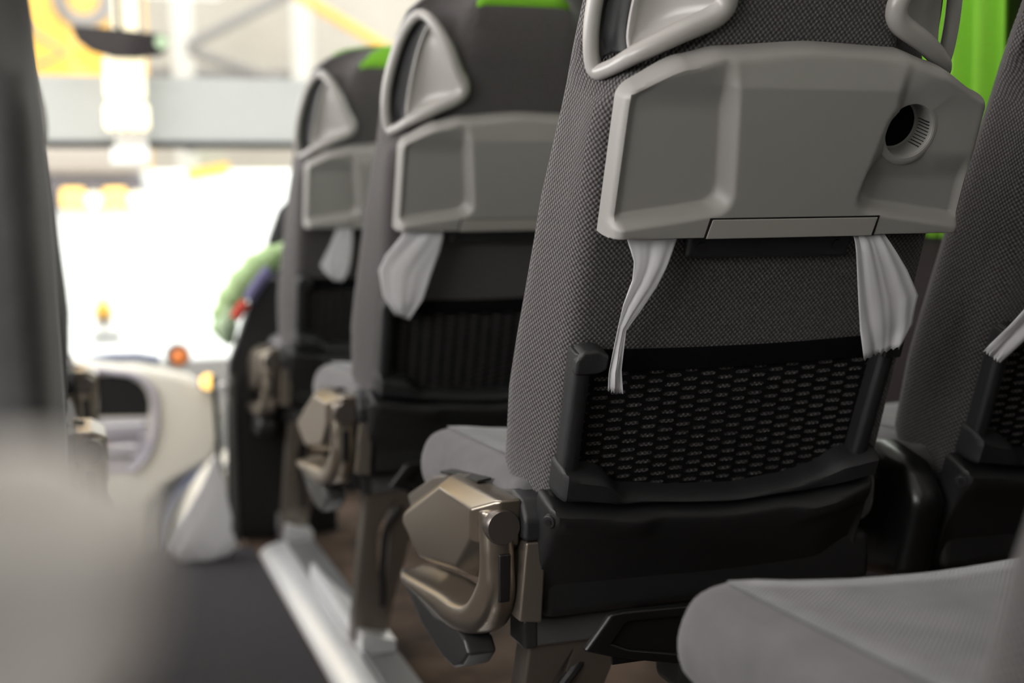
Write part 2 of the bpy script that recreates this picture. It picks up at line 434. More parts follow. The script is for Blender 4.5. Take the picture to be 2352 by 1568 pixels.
def make_table(root, sx):
    bot = lambda x: .3232
    cxh, csh, R = .1135, .4285, .0262
    rows = panel(None, sx, -.184, .200, bot, table_top, .035, .002, .012, 170, 96, table_height, rc=.010, rb=.0045)
    # round cup hole: take out the grid faces inside, pull the rim onto a circle
    nr, nc = len(rows), len(rows[0])
    dead = set()
    idx = {}
    mb = MB(); L = .040
    def h_at(i, j): return rows[i][j]
    for i in range(nr):
        for j in range(nc):
            x, s, o = rows[i][j]; dx, ds = x-cxh, s-csh
            c = max(abs(dx), abs(ds)); 
            if c < L and c > 1e-9:
                rad = math.hypot(dx, ds); k = (1-c/L)
                kk = min(1., k*1.7)
                tr = c                       # radius this square ring would have as a circle
                nr_ = lerp(rad, tr, kk)
                dx, ds = dx/rad*nr_, ds/rad*nr_
            rows[i][j] = (cxh+dx, csh+ds, o)
    rim = []
    for i in range(nr):
        for j in range(nc):
            x, s, o = rows[i][j]; dx, ds = x-cxh, s-csh; rad = math.hypot(dx, ds)
            idx[i, j] = mb.add(B(sx*x, s, o))
    inside = lambda i, j: math.hypot(rows[i][j][0]-cxh, rows[i][j][1]-csh) < R
    faces = []
    for i in range(nr-1):
        for j in range(nc-1):
            q = [(i,j),(i,j+1),(i+1,j+1),(i+1,j)]
            if all(inside(*p) for p in q): continue
            faces.append(q)
    used = {}
    for q in faces:
        for a, b in zip(q, q[1:]+q[:1]):
            used[frozenset((a,b))] = used.get(frozenset((a,b)), 0)+1
    for e, n in used.items():                # snap the open loop of the hole onto the circle
        if n == 1:
            for p in e:
                x, s, o = rows[p[0]][p[1]]; dx, ds = x-cxh, s-csh; rad = math.hypot(dx, ds)
                if rad < R*1.7:
                    mb.v[idx[p]] = tuple(B(sx*(cxh+dx/rad*R), csh+ds/rad*R, o))
    mb.f = [tuple(idx[p] for p in q) for q in faces]
    t = mb.build('tray_table', 'grey', root)
    # cup ring: rolled rim and the wall of the hole
    mb = MB(); rings = []
    o1 = .0365+table_height(cxh, csh)
    for r_, o_ in [(R+.0075,o1-.0007),(R+.004,o1+.0010),(R+.001,o1+.0008),(R-.0005,o1-.0015),(R-.001,o1-.006),(R-.0015,.004),(R-.006,.003)]:
        rings.append([B(sx*(cxh+r_*cos(2*PI*k/48)), csh+r_*sin(2*PI*k/48), o_) for k in range(48)])
    mb.loft(rings, False); ring = mb.build('cup_ring', 'grey', t)
    mb = MB()
    for k in range(9):                       # fine ribs moulded into the wall of the hole
        a = -.75+k*.13
        p = [(cxh+(R-.0008)*cos(a+d), csh+(R-.0008)*sin(a+d)) for d in (-.02,.02)]
        q = [(cxh+(R-.0022)*cos(a+d), csh+(R-.0022)*sin(a+d)) for d in (-.012,.012)]
        mb.loft([[B(sx*x, s, o1-.004) for x, s in (p[0],p[1],q[1],q[0])],[B(sx*x, s, .008) for x, s in (p[0],p[1],q[1],q[0])]])
    mb.build('rib_row', 'frame', ring)
    mb = MB(); c = [B(sx*(cxh+(R-.001)*cos(2*PI*k/40)), csh+(R-.001)*sin(2*PI*k/40), .0035) for k in range(40)]
    i0 = [mb.add(p) for p in c]; mb.f.append(tuple(i0)); mb.build('hole_lining', 'elastic', t)
    # latch with a dark shadow gap round it
    lx0, lx1 = -.088, .092
    o2 = .0372
    mb = MB(); mb.prism([(lx0-.003,.3262),(lx1+.002,.3262),(lx1+.004,.3465),(lx0+.0005,.3465)], lambda x,s: B(sx*x,s,.030), lambda x,s: B(sx*x,s,o2+.0002))
    mb.build('latch_gap', 'dark', t)
    mb = MB(); mb.prism([(lx0-.001,.3258),(lx1-.0005,.3258),(lx1+.0025,.3452),(lx0+.003,.3452)], lambda x,s: B(sx*x,s,.02), lambda x,s: B(sx*x,s,o2+.0007))
    mb.build('latch', 'grey2', t, bevel=.0012)
    # hinge bracket under the table
    mb = MB(); mb.prism([(-.092,.2965),(.086,.2945),(.090,.326),(-.092,.326)], lambda x,s: B(sx*x,s,.001), lambda x,s: B(sx*x,s,.013))
    br = mb.build('table_bracket', 'frame', root, bevel=.004)
    for x in (-.078, .072):
        MB().cyl(B(sx*x,.308,.012), B(sx*x,.308,.0145), .0055).build('bolt', 'black', br)
    return t

SH_TOP = [(-.22,.049),(-.19,.0405),(-.10,.028),(0,.0195),(.09,.0245),(.17,.039),(.19,.043)]
FR_TOP = [(-.20,.085),(-.178,.076),(-.15,.070),(-.125,.046),(-.05,.037),(.012,.034),(.07,.040),(.108,.050),(.132,.066),(.165,.071),(.19,.074)]
def make_pocket(root, sx):
    shtop = lambda x: interp(SH_TOP, x)
    frtop = lambda x: interp(FR_TOP, x)
    # bottom rail of the pocket frame
    rows = panel(None, sx, -.199, .176, lambda x: shtop(x)+.001, frtop, .028, .0, .007, 44, 6,
                 lambda x, s: .006*smooth(.10,.14,abs(x)), rc=.006)
    mb = MB(); mb.grid([[B(sx*x, s, o) for x, s, o in r] for r in rows])
    fr = mb.build('pocket_frame', 'frame', root)
    for sg, xb, xt, s1 in ((-1,-.185,-.186,.205),(1,.155,.162,.205)):
        mb = MB(); rings = []
        for k in range(9):
            v = k/8; x = lerp(xb, xt, v); s = lerp(.06, s1, v)
            w = .0105; d = .022
            prof = [(x-w,.0),(x-w,d*.75),(x-w*.7,d*.95),(x-w*.2,d),(x+w*.3,d*.97),(x+w*.8,d*.8),(x+w,d*.5),(x+w,0)]
            rings.append([B(sx*a, s, o) for a, o in prof])
        mb.loft(rings); mb.build('pocket_post', 'frame', fr, bevel=.002)
        mb = MB(); hx = xt - sg*.010         # hooked top that holds the elastic
        mb.prism([(xt-.0105,.183),(xt+.0105,.183),(xt+.0105+(.013 if sg<0 else 0),.187),(xt+.0105+(.014 if sg<0 else 0),.203),(xt+(.012 if sg<0 else .0),.2095),(xt-.004,.2085),(xt-.0105,.200)],
                 lambda x,s: B(sx*x,s,.001), lambda x,s: B(sx*x,s,.0245))
        hk = mb.build('hook', 'frame', fr, bevel=.004)
    # net, slightly bulging
    mb = MB(); rows = []; uvs = []
    for i in range(15):
        v = i/14; row = []; uu = []
        for j in range(25):
            u = j/24; x = lerp(-.174, .158, u)
            b = frtop(x)-.004; t = .178+.004*(2*u-1)**2
            s = lerp(b, t, v); o = .0007 + .0008*sin(PI*u)*sin(PI*(.25+.6*v))
            row.append(B(sx*x, s, o)); uu.append((x, s*(1+.0*u)))
        rows.append(row); uvs.append(uu)
    mb.grid(rows, False, uvs); net = mb.build('pocket_net', 'net', root)
    mb = MB(); rings = []
    for j in range(25):
        u = j/24; x = lerp(-.176, .164, u); o = .0025+.001*sin(PI*u)*.75; top = .1975+.0035*(2*u-1)**2*(1 if u < .5 else 1.4)
        rings.append([B(sx*x, top-.024, o-.001), B(sx*x, top-.024, o+.002), B(sx*x, top, o+.002), B(sx*x, top, o-.001)])
    mb.loft(rings); mb.build('elastic_band', 'elastic', net, bevel=.0008, seg=1)
    # lower shroud
    def shh(x, s):
        d = shtop(x)-s
        h = .007*smooth(.036,.018,d)*smooth(.0,.006,d)*(smooth(-.08,-.115,x)+smooth(.07,.10,x))   # raised shoulders
        h -= .012*smooth(.02,.10,d)
        h -= .010*smooth(.12,.18,x)
        return h
    rows = panel(None, sx, -.2095, .178, lambda x: -.092+.012*max(0,x)/.17, shtop, .034, .0, .010, 40, 16, shh, rc=.008)
    mb = MB(); mb.grid([[B(sx*x, s, o) for x, s, o in r] for r in rows])
    # left return wrapping forward along the side
    sh = mb.build('lower_shroud', 'black', root)
    mb = MB()
    mb.prism([(-.203,.043),(-.203,-.088),(-.19,-.088),(-.19,.043)], lambda x,s: B(sx*x,s,-.004), lambda x,s: B(sx*x,s,.012))
    mb.build('shroud_side', 'black', sh, bevel=.004)
    MB().cyl(B(sx*-.202,.026,.027), B(sx*-.2085,.026,.0335), .0068).build('screw_cap', 'frame', sh, bevel=.001)
    MB().cyl(B(sx*-.2083,.026,.0333), B(sx*-.2090,.026,.0340), .0033).build('screw_socket', 'dark', sh)

def make_cushion(root, sx):
    mb = MB(); rings = []
    ys = [.02,.03,.06,.12,.20,.28,.34,.375,.395,.41,.418,.42]
    for y in ys:
        q = smooth(.36,.42,y); e = sqrt(max(0, 1-max(0,(y-.385)/.0352)**2)) if y > .385 else 1
        top = lerp(.500,.491,smooth(0,.42,y)) - (.034*(1-e) if y > .385 else 0) - .0
        bot = .405 + .0*(1-e); w = .224 - .016*(1-e)
        if y > .385: bot = .405+.012*(1-e)
        h = top-bot
        half = [(0,top-.012),(.3*w,top-.010),(.55*w,top-.006),(.72*w,top-.001),(.84*w,top+.001),(.92*w,top-.004),(.965*w,top-.012),(w,top-.030),(w+.001,bot+.4*h),(w-.002,bot+.15*h),(w-.010,bot+.01),(w-.025,bot),(.5*w,bot),(0,bot)]
        rings.append([Vector((sx*x,y,z)) for x, z in half] + [Vector((-sx*x,y,z)) for x, z in reversed(half[1:-1])])
    mb.loft(rings); c = mb.build('cushion', 'velour', root, sub=1)
    mb = MB(); rows = []
    for i in range(14):
        y = lerp(.05, .384, i/13); top = lerp(.500,.491,smooth(0,.42,y))
        row = []
        for j in range(15):
            x = lerp(-.19,.19,j/14)
            a = abs(x)/.224
            z = interp([(0,top-.012),(.3,top-.010),(.55,top-.006),(.72,top-.001),(.84,top+.001)], a)
            row.append(Vector((sx*x, y, z+.0008)))
        rows.append(row)
    mb.grid(rows); mb.build('ribbed_panel', 'rib', c, solid=.001)
    mb = MB(); mb.box(-.20,.20,.0,.40,.348,.408); mb.build('seat_pan', 'black', root, bevel=.012)
    return c

def make_aisle_gear(root, sx, raised=False):
    V = lambda x, y, z: Vector((sx*x, y, z))
    # faceted cover over the recliner hinge
    face = [(.324,.395),(.155,.464),(.034,.466),(.038,.433),(.092,.389),(.252,.360),(.332,.384)]
    mid =  [(.352,.402),(.170,.474),(-.002,.4805),(.008,.430),(.082,.378),(.255,.349),(.355,.382)]
    mb = MB(); mb.loft([[V(-.267,y,z) for y,z in face],[V(-.247,y,z) for y,z in mid],[V(-.222,y,z) for y,z in mid]])
    cov = mb.build('hinge_cover', 'champ', root, bevel=.0035, seg=2)
    far = [(.425,.397),(.295,.447),(.19,.471),(.10,.476),(.10,.40),(.25,.36),(.40,.375)]
    mb = MB(); mb.loft([[V(-.236,y,z) for y,z in far],[V(-.206,y,z) for y,z in far]])
    mb.build('inner_cover', 'pewter', cov, bevel=.003, seg=2)
    mb = MB(); mb.loft([[V(-.238,.10,.478),V(-.222,.10,.480),V(-.222,.25,.462),V(-.238,.25,.460)],[V(-.238,.10,.4805),V(-.222,.10,.4825),V(-.222,.25,.4645),V(-.238,.25,.4625)]])
    mb.build('cover_slot', 'dark', cov)
    # dark hinge block between cover and shroud
    poly = [(-.012,.437),(-.014,.460),(-.002,.478),(.03,.484),(.10,.47),(.12,.437)]
    mb = MB(); mb.loft([[V(-.224,y,z) for y,z in poly],[V(-.190,y,z) for y,z in poly]])
    mb.build('hinge_block', 'frame', root, bevel=.005)
    mb = MB(); mb.loft([[V(-.221,-.010,.436),V(-.199,-.010,.436),V(-.205,-.010,.350),V(-.230,-.010,.354)],[V(-.221,.08,.436),V(-.199,.08,.436),V(-.205,.08,.350),V(-.230,.08,.354)]])
    mb.build('side_bracket', 'champd', root, bevel=.0025)
    # armrest lever, hanging down in a J
    mb = MB()
    if not raised:
        path = spline([(.020,.468),(.016,.44),(.014,.412),(.020,.378),(.054,.350),(.11,.335),(.18,.330),(.26,.323),(.33,.315),(.352,.312)], 5)
        for_ = None
        P2 = [Vector((0, p[0], p[1])) for p in [(q.x, q.y) for q in path]]
    else:
        P2 = spline([(0,.02,.44),(0,.0,.50),(0,-.02,.58),(0,-.035,.65),(0,-.042,.69),(0,-.044,.715),(0,-.044,.733)], 8)
    n = len(P2); rings = []
    for i, p in enumerate(P2):
        t = (P2[min(i+1,n-1)]-P2[max(i-1,0)]).normalized(); nn = Vector((0,-t.z,t.y))   # pointing up for the forward run
        v = i/(n-1)
        th = interp([(0,.014),(.2,.014),(.42,.026),(.62,.025),(.8,.016),(.93,.010),(1,.004)], v) if not raised else interp([(0,.014),(.85,.022),(1,.010)], v)
        w = interp([(0,.017),(.25,.018),(.5,.023),(.8,.024),(.93,.019),(1,.009)], v) if not raised else interp([(.44,.017),(.66,.012),(.682,.013),(.700,.027),(.720,.030),(.733,.012)], p.z)
        dip = smooth(.36,.55,v)*.012*smooth(1,.85,v) if not raised else 0
        cx = -.245-.005*smooth(.3,.6,v) if not raised else -.2275
        if raised: cx = -.222
        q = smooth(.3,.5,v) if not raised else 0
        prof = [(-w,-th*.3*q),(-w*.95,th*lerp(.6,.12,q)),(-w*.7,th*lerp(.95,.34,q)),(-w*.3,th*lerp(1,.52,q)-dip*.35),(w*.3,th*lerp(1,.80,q)-dip*.35),(w*.7,th),(w*.95,th*.8),(w,0),(w*.93,-th*.6),(w*.7,-th*.95),(-w*.7,-th*.95),(-w*.93,-th*.6)]
        rings.append([V(cx+a, 0, 0) + Vector((0,p.y,p.z)) + nn*b for a, b in prof])
    mb.loft(rings); arm = mb.build('armrest_arm', 'pale' if raised else 'champ', root, sub=1)
    mb = MB(); kx = -.2255 if raised else -.2425
    mb.tube([V(kx,.068,.452),V(kx,.002,.452),V(kx,-.003,.452)], [.019,.019,.017], 28); mb.build('pivot_knob', 'pewter', arm)
    if not raised:
        mb = MB(); mb.loft([[V(-.248,-.0028,.424),V(-.235,-.0028,.424),V(-.237,-.0028,.374),V(-.249,-.0028,.374)],[V(-.248,.010,.424),V(-.235,.010,.424),V(-.236,.02,.370),V(-.249,.02,.370)]])
        mb.build('arm_slot', 'dark', arm, bevel=.002)
        prof = [(.432,.291),(.40,.283),(.272,.266),(.165,.259),(.120,.262),(.085,.276),(.060,.296),(.075,.309),(.110,.314),(.2,.300),(.3,.296),(.42,.297)]
        mb = MB(); mb.loft([[V(-.266+.012*smooth(.2,.43,y),y*.95,z+.006) for y,z in prof],[V(-.232,y*.95,z+.006) for y,z in prof]])
        mb.build('arm_pad', 'paddle', arm, bevel=.005)

def make_support(root, sx):
    V = lambda x, y, z: Vector((sx*x, y, z))
    mb = MB(); mb.box(-.205*1,.215,.03,.075,.310,.341)
    if sx < 0:
        mb = MB(); mb.box(-.215,.205,.03,.075,.310,.341)
    bm_ = mb.build('cross_beam', 'beam', root, bevel=.004)
    mb = MB(); x0, x1 = sorted((sx*-.212, sx*-.1945)); mb.box(x0,x1,.029,.076,.309,.342); mb.build('beam_cap', 'paddle', bm_, bevel=.004)
    # leg: arched plate flaring at the top
    out = [(-.200,.312),(-.094,.312),(-.104,.22),(-.128,.10),(-.140,.036),(-.205,.036),(-.203,.10),(-.202,.2)]
    ys0, ys1 = .035, .075
    def strip(xa, xb):  # xa(z), xb(z)
        r = []
        for k in range(9):
            z = lerp(.036,.312,k/8); r.append([V(xa(z),ys0+.07*(1-k/8),z),V(xb(z),ys0+.07*(1-k/8),z),V(xb(z),ys1+.07*(1-k/8),z),V(xa(z),ys1+.07*(1-k/8),z)])
        return r
    right = lambda z: interp([(.036,-.160),(.1,-.150),(.2,-.128),(.27,-.104),(.312,-.094)], z)
    ll = lambda z: -.203-.018*(1-z/.312)
    mb = MB(); mb.loft(strip(ll, lambda z: ll(z)+interp([(.036,.062),(.10,.05),(.2,.028),(.26,.027),(.29,.052),(.312,.06)], z)))
    leg = mb.build('leg', 'champd', root, bevel=.003)
    mb = MB(); mb.loft(strip(lambda z: ll(z)+interp([(.036,.058),(.10,.048),(.2,.050),(.26,.046),(.29,.05),(.312,.055)], z), right))
    mb.build('leg_web', 'champd', leg, bevel=.003)
    mb = MB(); mb.tube(spline([V(-.135,.05,.285),V(-.150,.045,.272),V(-.166,.05,.245),V(-.170,.07,.18),V(-.168,.09,.10)],5), .006, 8); mb.build('brake_cable', 'black', leg)
    # foot plate on the floor rail
    rows = [(.055,.048,.030),(.12,.048,.030),(.20,.042,.029),(.30,.026,.028),(.48,.010,.026),(.56,.004,.024)]
    mb = MB(); rings = []
    for y, w, h in rows:
        x0 = -.2145
        rings.append([V(x0,y,.026),V(x0+w+.014,y,.026),V(x0+w+.014,y,.032+h*.5),V(x0+w*.5+.007,y,.032+h*.75),V(x0+.012,y,.032+h),V(x0+.003,y,.032+h)])
    mb.loft(rings); mb.build('foot_plate', 'alu', leg, bevel=.002, seg=2)
    # folding footrest loop behind the leg
    outer = [(-.196,.349),(-.168,.3825),(-.155,.384),(-.06,.381),(.06,.375),(.11,.370),(.13,.345),(.10,.322),(.0,.317),(-.10,.324),(-.165,.339)]
    inn = [(-.166,.353),(-.154,.369),(-.148,.3725),(-.06,.370),(.06,.364),(.10,.360),(.112,.345),(.094,.333),(.0,.329),(-.10,.335),(-.148,.345)]
    mb = MB(); mb.loft([[V(x,-.092,z) for x,z in outer],[V(x,-.103,z) for x,z in outer],[V(x,-.103,z) for x,z in inn],[V(x,-.092,z) for x,z in inn],[V(x,-.092,z) for x,z in outer]], False)
    fr = mb.build('footrest', 'gloss', root, bevel=.003)
    mb = MB(); mb.box(*sorted((sx*-.165,sx*.10)),-.098,-.094,.330,.372); mb.build('footrest_plate', 'gloss', fr, bevel=.001)
    mb = MB(); mb.box(*sorted((sx*-.09,sx*.05)),-.10,-.03,.285,.328); mb.build('footrest_hinge', 'gloss', fr, bevel=.012)
    mb = MB(); mb.box(*sorted((sx*-.08,sx*-.06)),-.098,.04,.318,.326); mb.build('footrest_stay', 'black', fr, bevel=.002)

def make_seat(sx=1, gear='aisle', name='coach_seat'):
    r = empty(name, (0,0,0))
    make_backrest(r, sx, 'lback' if gear == 'plain' else 'back')
    make_cushion(r, sx)
    if gear == 'plain': make_support(r, sx); return r
    make_handle(r, sx, -1); make_handle(r, sx, 1)
    make_table(r, sx); make_pocket(r, sx)
    if gear == 'aisle': make_aisle_gear(r, sx); make_support(r, sx)
    elif gear == 'raised': make_aisle_gear(r, sx, True); make_support(r, sx)
    else:
        V = lambda x, y, z: Vector((sx*x, y, z))
        poly = [(-.03,.44),(.0,.482),(.06,.497),(.14,.487),(.20,.45),(.18,.36),(.10,.33),(.0,.34)]
        mb = MB(); mb.loft([[V(-.258,y,z) for y,z in poly],[V(-.212,y,z) for y,z in poly]])
        c = mb.build('hinge_cover', 'gloss', r, bevel=.018, seg=5)
        MB().cyl(V(-.263,.05,.455), V(-.255,.05,.455), .006).build('release_button', 'gloss', c, bevel=.001)
        mb = MB(); mb.box(-.215,.21,.03,.075,.310,.341); mb.build('cross_beam', 'beam', r, bevel=.004)
        mb = MB(); mb.box(.10,.16,.05,.09,.0,.311); mb.build('leg', 'champd', r, bevel=.004)
    return r

XC = .642
A = make_seat(1)
def seat(src, loc, label, group=None):
    o = src if src.get('label') is None else copy_tree(src)
    o.location = loc; tag(o, label, 'seat', group); return o
G1 = 'right aisle row of coach seats'
seat(A, (XC,1.198,0), 'grey coach seat in sharp focus with plastic strips below its tray table', G1)
seat(A, (XC,1.998,0), 'blurred grey coach seat in front of the sharp one, whole triangular grab handle in view', G1)
seat(A, (XC,2.798,0), 'farthest grey coach seat of the right row, tallest against the bright windscreen', G1)
seat(A, (XC,.440,0), 'nearest coach seat at bottom right, only its ribbed grey cushion in view', G1)
W = make_seat(1, 'window')
seat(W, (XC+.497,1.198,0), 'dark window-side coach seat cut by the right edge of the photo')
Lf = make_seat(-1)
G2 = 'left aisle row of coach seats'
seat(make_seat(-1,'plain'), (-.222,1.03,0), 'left-hand coach seat filling the left edge with its grey back', G2)
seat(Lf, (-.237,1.81,0), 'left-hand coach seat whose lower lit armrest hinge sticks out beside the left edge seat', G2)
seat(Lf, (-.237,2.556,0), 'left-hand coach seat farther off, upper small armrest hinge just above the nearer one', G2)
L0 = make_seat(-1, 'raised')
seat(L0, (-.238,.265,0), 'nearest left coach seat, only its pale raised armrest a blur at bottom left')

# ------------------------------------------------------------------ plastic strips hanging under the tables
def strip(rows, off, loc, label, sx=1, amp=.003, nf=5, ph=0., group='white plastic strips under tray tables', top_ext=.010):
    mb = MB(); R_ = []
    l0, r0, s0, d0 = rows[0]
    full = [(l0+.004, r0-.004, s0+top_ext, d0)] + rows
    # resample
    fine = []
    for a, b in zip(full, full[1:]):
        for k in range(4): fine.append(tuple(lerp(p, q, k/4) for p, q in zip(a, b)))
    fine.append(full[-1])
    for i, (l, r, s, d) in enumerate(fine):
        row = []; v = i/(len(fine)-1)
        o = lerp(.018, off, smooth(0,.3,v))
        for j in range(25):
            u = j/24
            g = u*nf+ph+.6*sin(2.3*v+ph*5)*v
            f = sin(2*PI*g)*.6+.3*sin(2*PI*1.73*g+1.3+2*v)+.16*sin(2*PI*3.1*g+4*v)*(1-.8*smooth(.5,.8,u))
            w = amp*f*(.45+.55*smooth(0,.25,v)) + amp*.9*smooth(.5,1,v)*sin(13*v+6*u+ph*7)*.6
            rag = .0012*sin(41*u+ph*9)+.0012*sin(97*u) if i == len(fine)-1 else 0
            row.append(B(sx*lerp(l, r, u), s + d*(u-.5) + rag, o + w))
        R_.append(row)
    mb.grid(R_)
    o = mb.build('plastic_strip', 'film', None, loc=loc, solid=.0003)
    return tag(o, label, 'plastic strip', group)
AL = [(-0.162,-0.11,0.322,0.0),(-0.155,-0.119,0.3,-0.005),(-0.154,-0.127,0.28,-0.009),(-0.16,-0.139,0.256,-0.007),(-0.162,-0.152,0.234,-0.005),(-0.163,-0.152,0.214,0.0),(-0.164,-0.151,0.189,0.003),(-0.163,-0.146,0.167,-0.005)]
AR = [(0.075,0.111,0.326,-0.001),(0.086,0.146,0.288,-0.002),(0.097,0.167,0.255,0.007),(0.106,0.169,0.224,0.004),(0.119,0.159,0.195,0.013)]
A2 = [(-0.171,-0.124,0.281,-0.021),(-0.184,-0.147,0.244,-0.01),(-0.204,-0.171,0.216,-0.01),(-0.228,-0.201,0.182,-0.016)]
A2 = [(-.135,-.095,.325,-.01)] + A2
BS = [(-0.174,-0.109,0.319,-0.001),(-0.199,-0.114,0.289,0.002),(-0.208,-0.125,0.259,-0.01),(-0.199,-0.136,0.215,-0.01),(-0.178,-0.155,0.184,-0.01)]
CS = [(-0.115,-0.083,0.328,-0.001),(-0.128,-0.083,0.288,-0.001),(-0.149,-0.085,0.245,0.006),(-0.139,-0.089,0.224,-0.001),(-0.117,-0.098,0.204,-0.001)]
strip(AL, .030, (XC,1.198,0), 'long narrow white plastic strip hanging left below the sharp tray table', amp=.0022, nf=1.6)
strip(AR, .034, (XC,1.198,0), 'wide pleated white plastic strip hanging right below the sharp tray table', amp=.0018, nf=2.4, ph=.3)
strip(A2, .034, (XC+.497,1.198,0), 'white plastic strip slanting at the right edge of the photo', amp=.0022, nf=1.2, ph=.6)
strip(BS, .030, (XC,1.998,0), 'blurred leaf-shaped white plastic strip on the second seat ahead', amp=.003, nf=1.6, ph=.1)
strip(CS, .030, (XC,2.798,0), 'small blurred white plastic strip on the farthest right seat', amp=.003, nf=3, ph=.4)

# ------------------------------------------------------------------ the coach interior
struct('floor', MB().box(.36,1.40,-2.6,3.9,-.06,0.), 'wood')
struct('floor_aisle', MB().box(-.05,.362,-2.6,2.95,-.06,.001), 'carpet')
struct('floor_left', MB().box(-1.15,-.05,-2.6,2.95,-.06,0.), 'wood')
struct('floor_step', MB().box(-1.15,.36,2.95,4.6,-.46,-.40), 'carpet')
struct('trim_1', MB().box(-1.15,.36,2.935,2.955,-.42,-.0605), 'alug')

def profile(name, label, pts, y0, y1, m, bevel=.004):
    mb = MB(); mb.loft([[Vector((x,y0,z)) for x,z in pts],[Vector((x,y1,z)) for x,z in pts]])
    o = mb.build(name, m, bevel=bevel); o['kind'] = 'structure'; return o
arc = [(.364,.001),(.368,.011),(.376,.019),(.388,.025),(.404,.029),(.418,.031),(.4255,.030),(.4265,.001)]
profile('trim_2', '', arc, -1.0, 2.86, 'alu', .002)
profile('trim_3', '', [(.4275,0),(.4275,.026),(.430,.034),(.436,.034),(.438,.027),(.493,.024),(.498,.0)], -1.0, 3.5, 'alug', .0015)
profile('trim_4', '', [(-.075,0),(-.07,.030),(-.012,.030),(-.004,.02),(-.002,0)], -1.0, 2.9, 'paddle', .004)

# side walls with a band of windows
def side_wall(nm, x, inner):
    t = .05
    x0, x1 = (x, x+t) if inner > 0 else (x-t, x)
    struct('wall_'+nm, MB().box(x0,x1,-2.6,3.15 if inner > 0 else 4.6,-.9,.75), 'mauve')
    struct('wall_'+nm+'_upper', MB().box(x0,x1,-2.6,4.6,1.52,1.85), 'wall')
    k = 1
    for y in (-2.55,-1.0,1.525,2.75,4.5):
        pw = .055 if (nm == 'left' or y != 1.525) else .135
        struct('trim_pillar_%s_%d' % (nm, k), MB().box(x0-.001,x1+.001,y-.055,y+pw,.75,1.52), 'dark' if nm == 'right' else 'wall', bevel=.01); k += 1
    k = 1
    for a, b in ((-2.495,-1.055),(-.945,1.47),(1.66 if nm == 'right' else 1.58,2.695),(2.805,4.445)):
        if b < (-9 if nm == 'left' else 1.5):
            struct('wall_%s_blank_%d' % (nm, k), MB().box(x0,x1,a,b,.75,1.52), 'wall'); k += 1; continue  # closes the rear right windows, added to cut light from that side
        struct('window_%s_%d' % (nm, k), MB().box((x0+x1)/2-.003,(x0+x1)/2+.003,a,b,.75,1.52), 'glass'); k += 1
struct('door_1', MB().box(1.40,1.406,3.15,4.6,-.9,.75), 'glass')
struct('trim_door', MB().box(1.37,1.43,3.84,3.90,-.9,.75), 'paddle')
side_wall('right', 1.38, 1); side_wall('left', -1.12, -1)
struct('ceiling', MB().box(-1.2,1.45,-2.65,4.6,1.85,1.90), 'ceil')
struct('wall_back', MB().box(-1.2,1.45,-2.66,-2.6,-.9,1.9), 'wall')
struct('wall_front', MB().box(-1.2,1.45,4.55,4.62,-.9,.27), 'wall')
struct('window_front', MB().box(-1.2,1.45,4.575,4.581,.27,1.9), 'glass')

# curtain beside the right window pillar
mb = MB(); rows = []
for i in range(13):
    z = lerp(.728, 1.50, i/12); row = []
    for j in range(41):
        u = j/40; y = 1.588 + .27*u*(1-.06*(1-i/12)*sin(PI*u)); row.append(Vector((1.335 + .016*sin(u*2*PI*4.5) + (.012*cos(u*9) if i < 2 else 0), y, z - (.006 if i == 0 else 0))))
    rows.append(row)
mb.grid(rows); cu = mb.build('curtain', 'green', None, solid=.003)
tag(cu, 'bright green curtain hanging beside the right-hand window pillar', 'curtain')

# ------------------------------------------------------------------ front of the coach
# black guide seat
r = empty('guide_seat', (.72,3.44,0), 'low black front seat with a green jacket over its side', 'seat')
mb = MB(); rings = []
for s, w, t in [(.36,.285,.10),(.40,.29,.12),(.50,.278,.12),(.62,.258,.11),(.72,.235,.10),(.79,.21,.085),(.825,.175,.06),(.84,.13,.03)]:
    y = -.22*(s-.45); ring = []
    for k in range(24):
        a = 2*PI*k/24; ca, sa = cos(a), sin(a)
        ring.append(Vector((w*math.copysign(abs(ca)**.45, ca), y+t/2*math.copysign(abs(sa)**.6, sa), s)))
    rings.append(ring)
mb.loft(rings); mb.build('backrest', 'blackc', r)
mb = MB(); mb.box(-.25,.25,.05,.47,.34,.45); mb.build('cushion', 'blackc', r, bevel=.03)
mb = MB(); mb.box(-.20,.20,.0,.36,.0,.345); mb.build('base', 'black', r, bevel=.01)
mb = MB(); mb.tube(spline([(-.27,-.06,.38),(-.272,-.09,.5),(-.25,-.115,.62)],6), .012, 8); mb.build('lit_edge', 'lilac', r)  # lilac strip drawn in for the light along the seat edge
# jacket
r = empty('jacket', (.33,3.12,.47), 'light green jacket with red and blue trim draped by the front seat', 'jacket')
P0 = Vector((.33,3.12,.47))
mb = MB(); path = spline([(.500,3.12,.690),(.455,3.12,.672),(.410,3.12,.640),(.368,3.12,.592),(.342,3.12,.545),(.334,3.12,.505),(.338,3.12,.478)], 6)
rr = [interp([(0,.022),(.3,.036),(.6,.034),(.85,.030),(1,.016)], i/(len(path)-1))*(1+.10*sin(i*1.3)) for i in range(len(path))]
mb.tube([p-P0 for p in path], rr, 14); sl = mb.build('sleeve', 'jacket', r)
mb = MB(); path2 = spline([(.352,3.10,.562),(.338,3.10,.520),(.340,3.10,.485),(.350,3.10,.470)], 6)
mb.tube([p-P0 for p in path2], [interp([(0,.012),(.4,.026),(1,.012)], i/(len(path2)-1)) for i in range(len(path2))], 12); mb.build('cuff', 'jpale', r)
mb = MB(); mb.tube([Vector(p)-P0 for p in spline([(.372,3.0,.572),(.356,3.0,.552),(.346,3.0,.535)],4)], .013, 8); mb.build('red_trim', 'red', r)
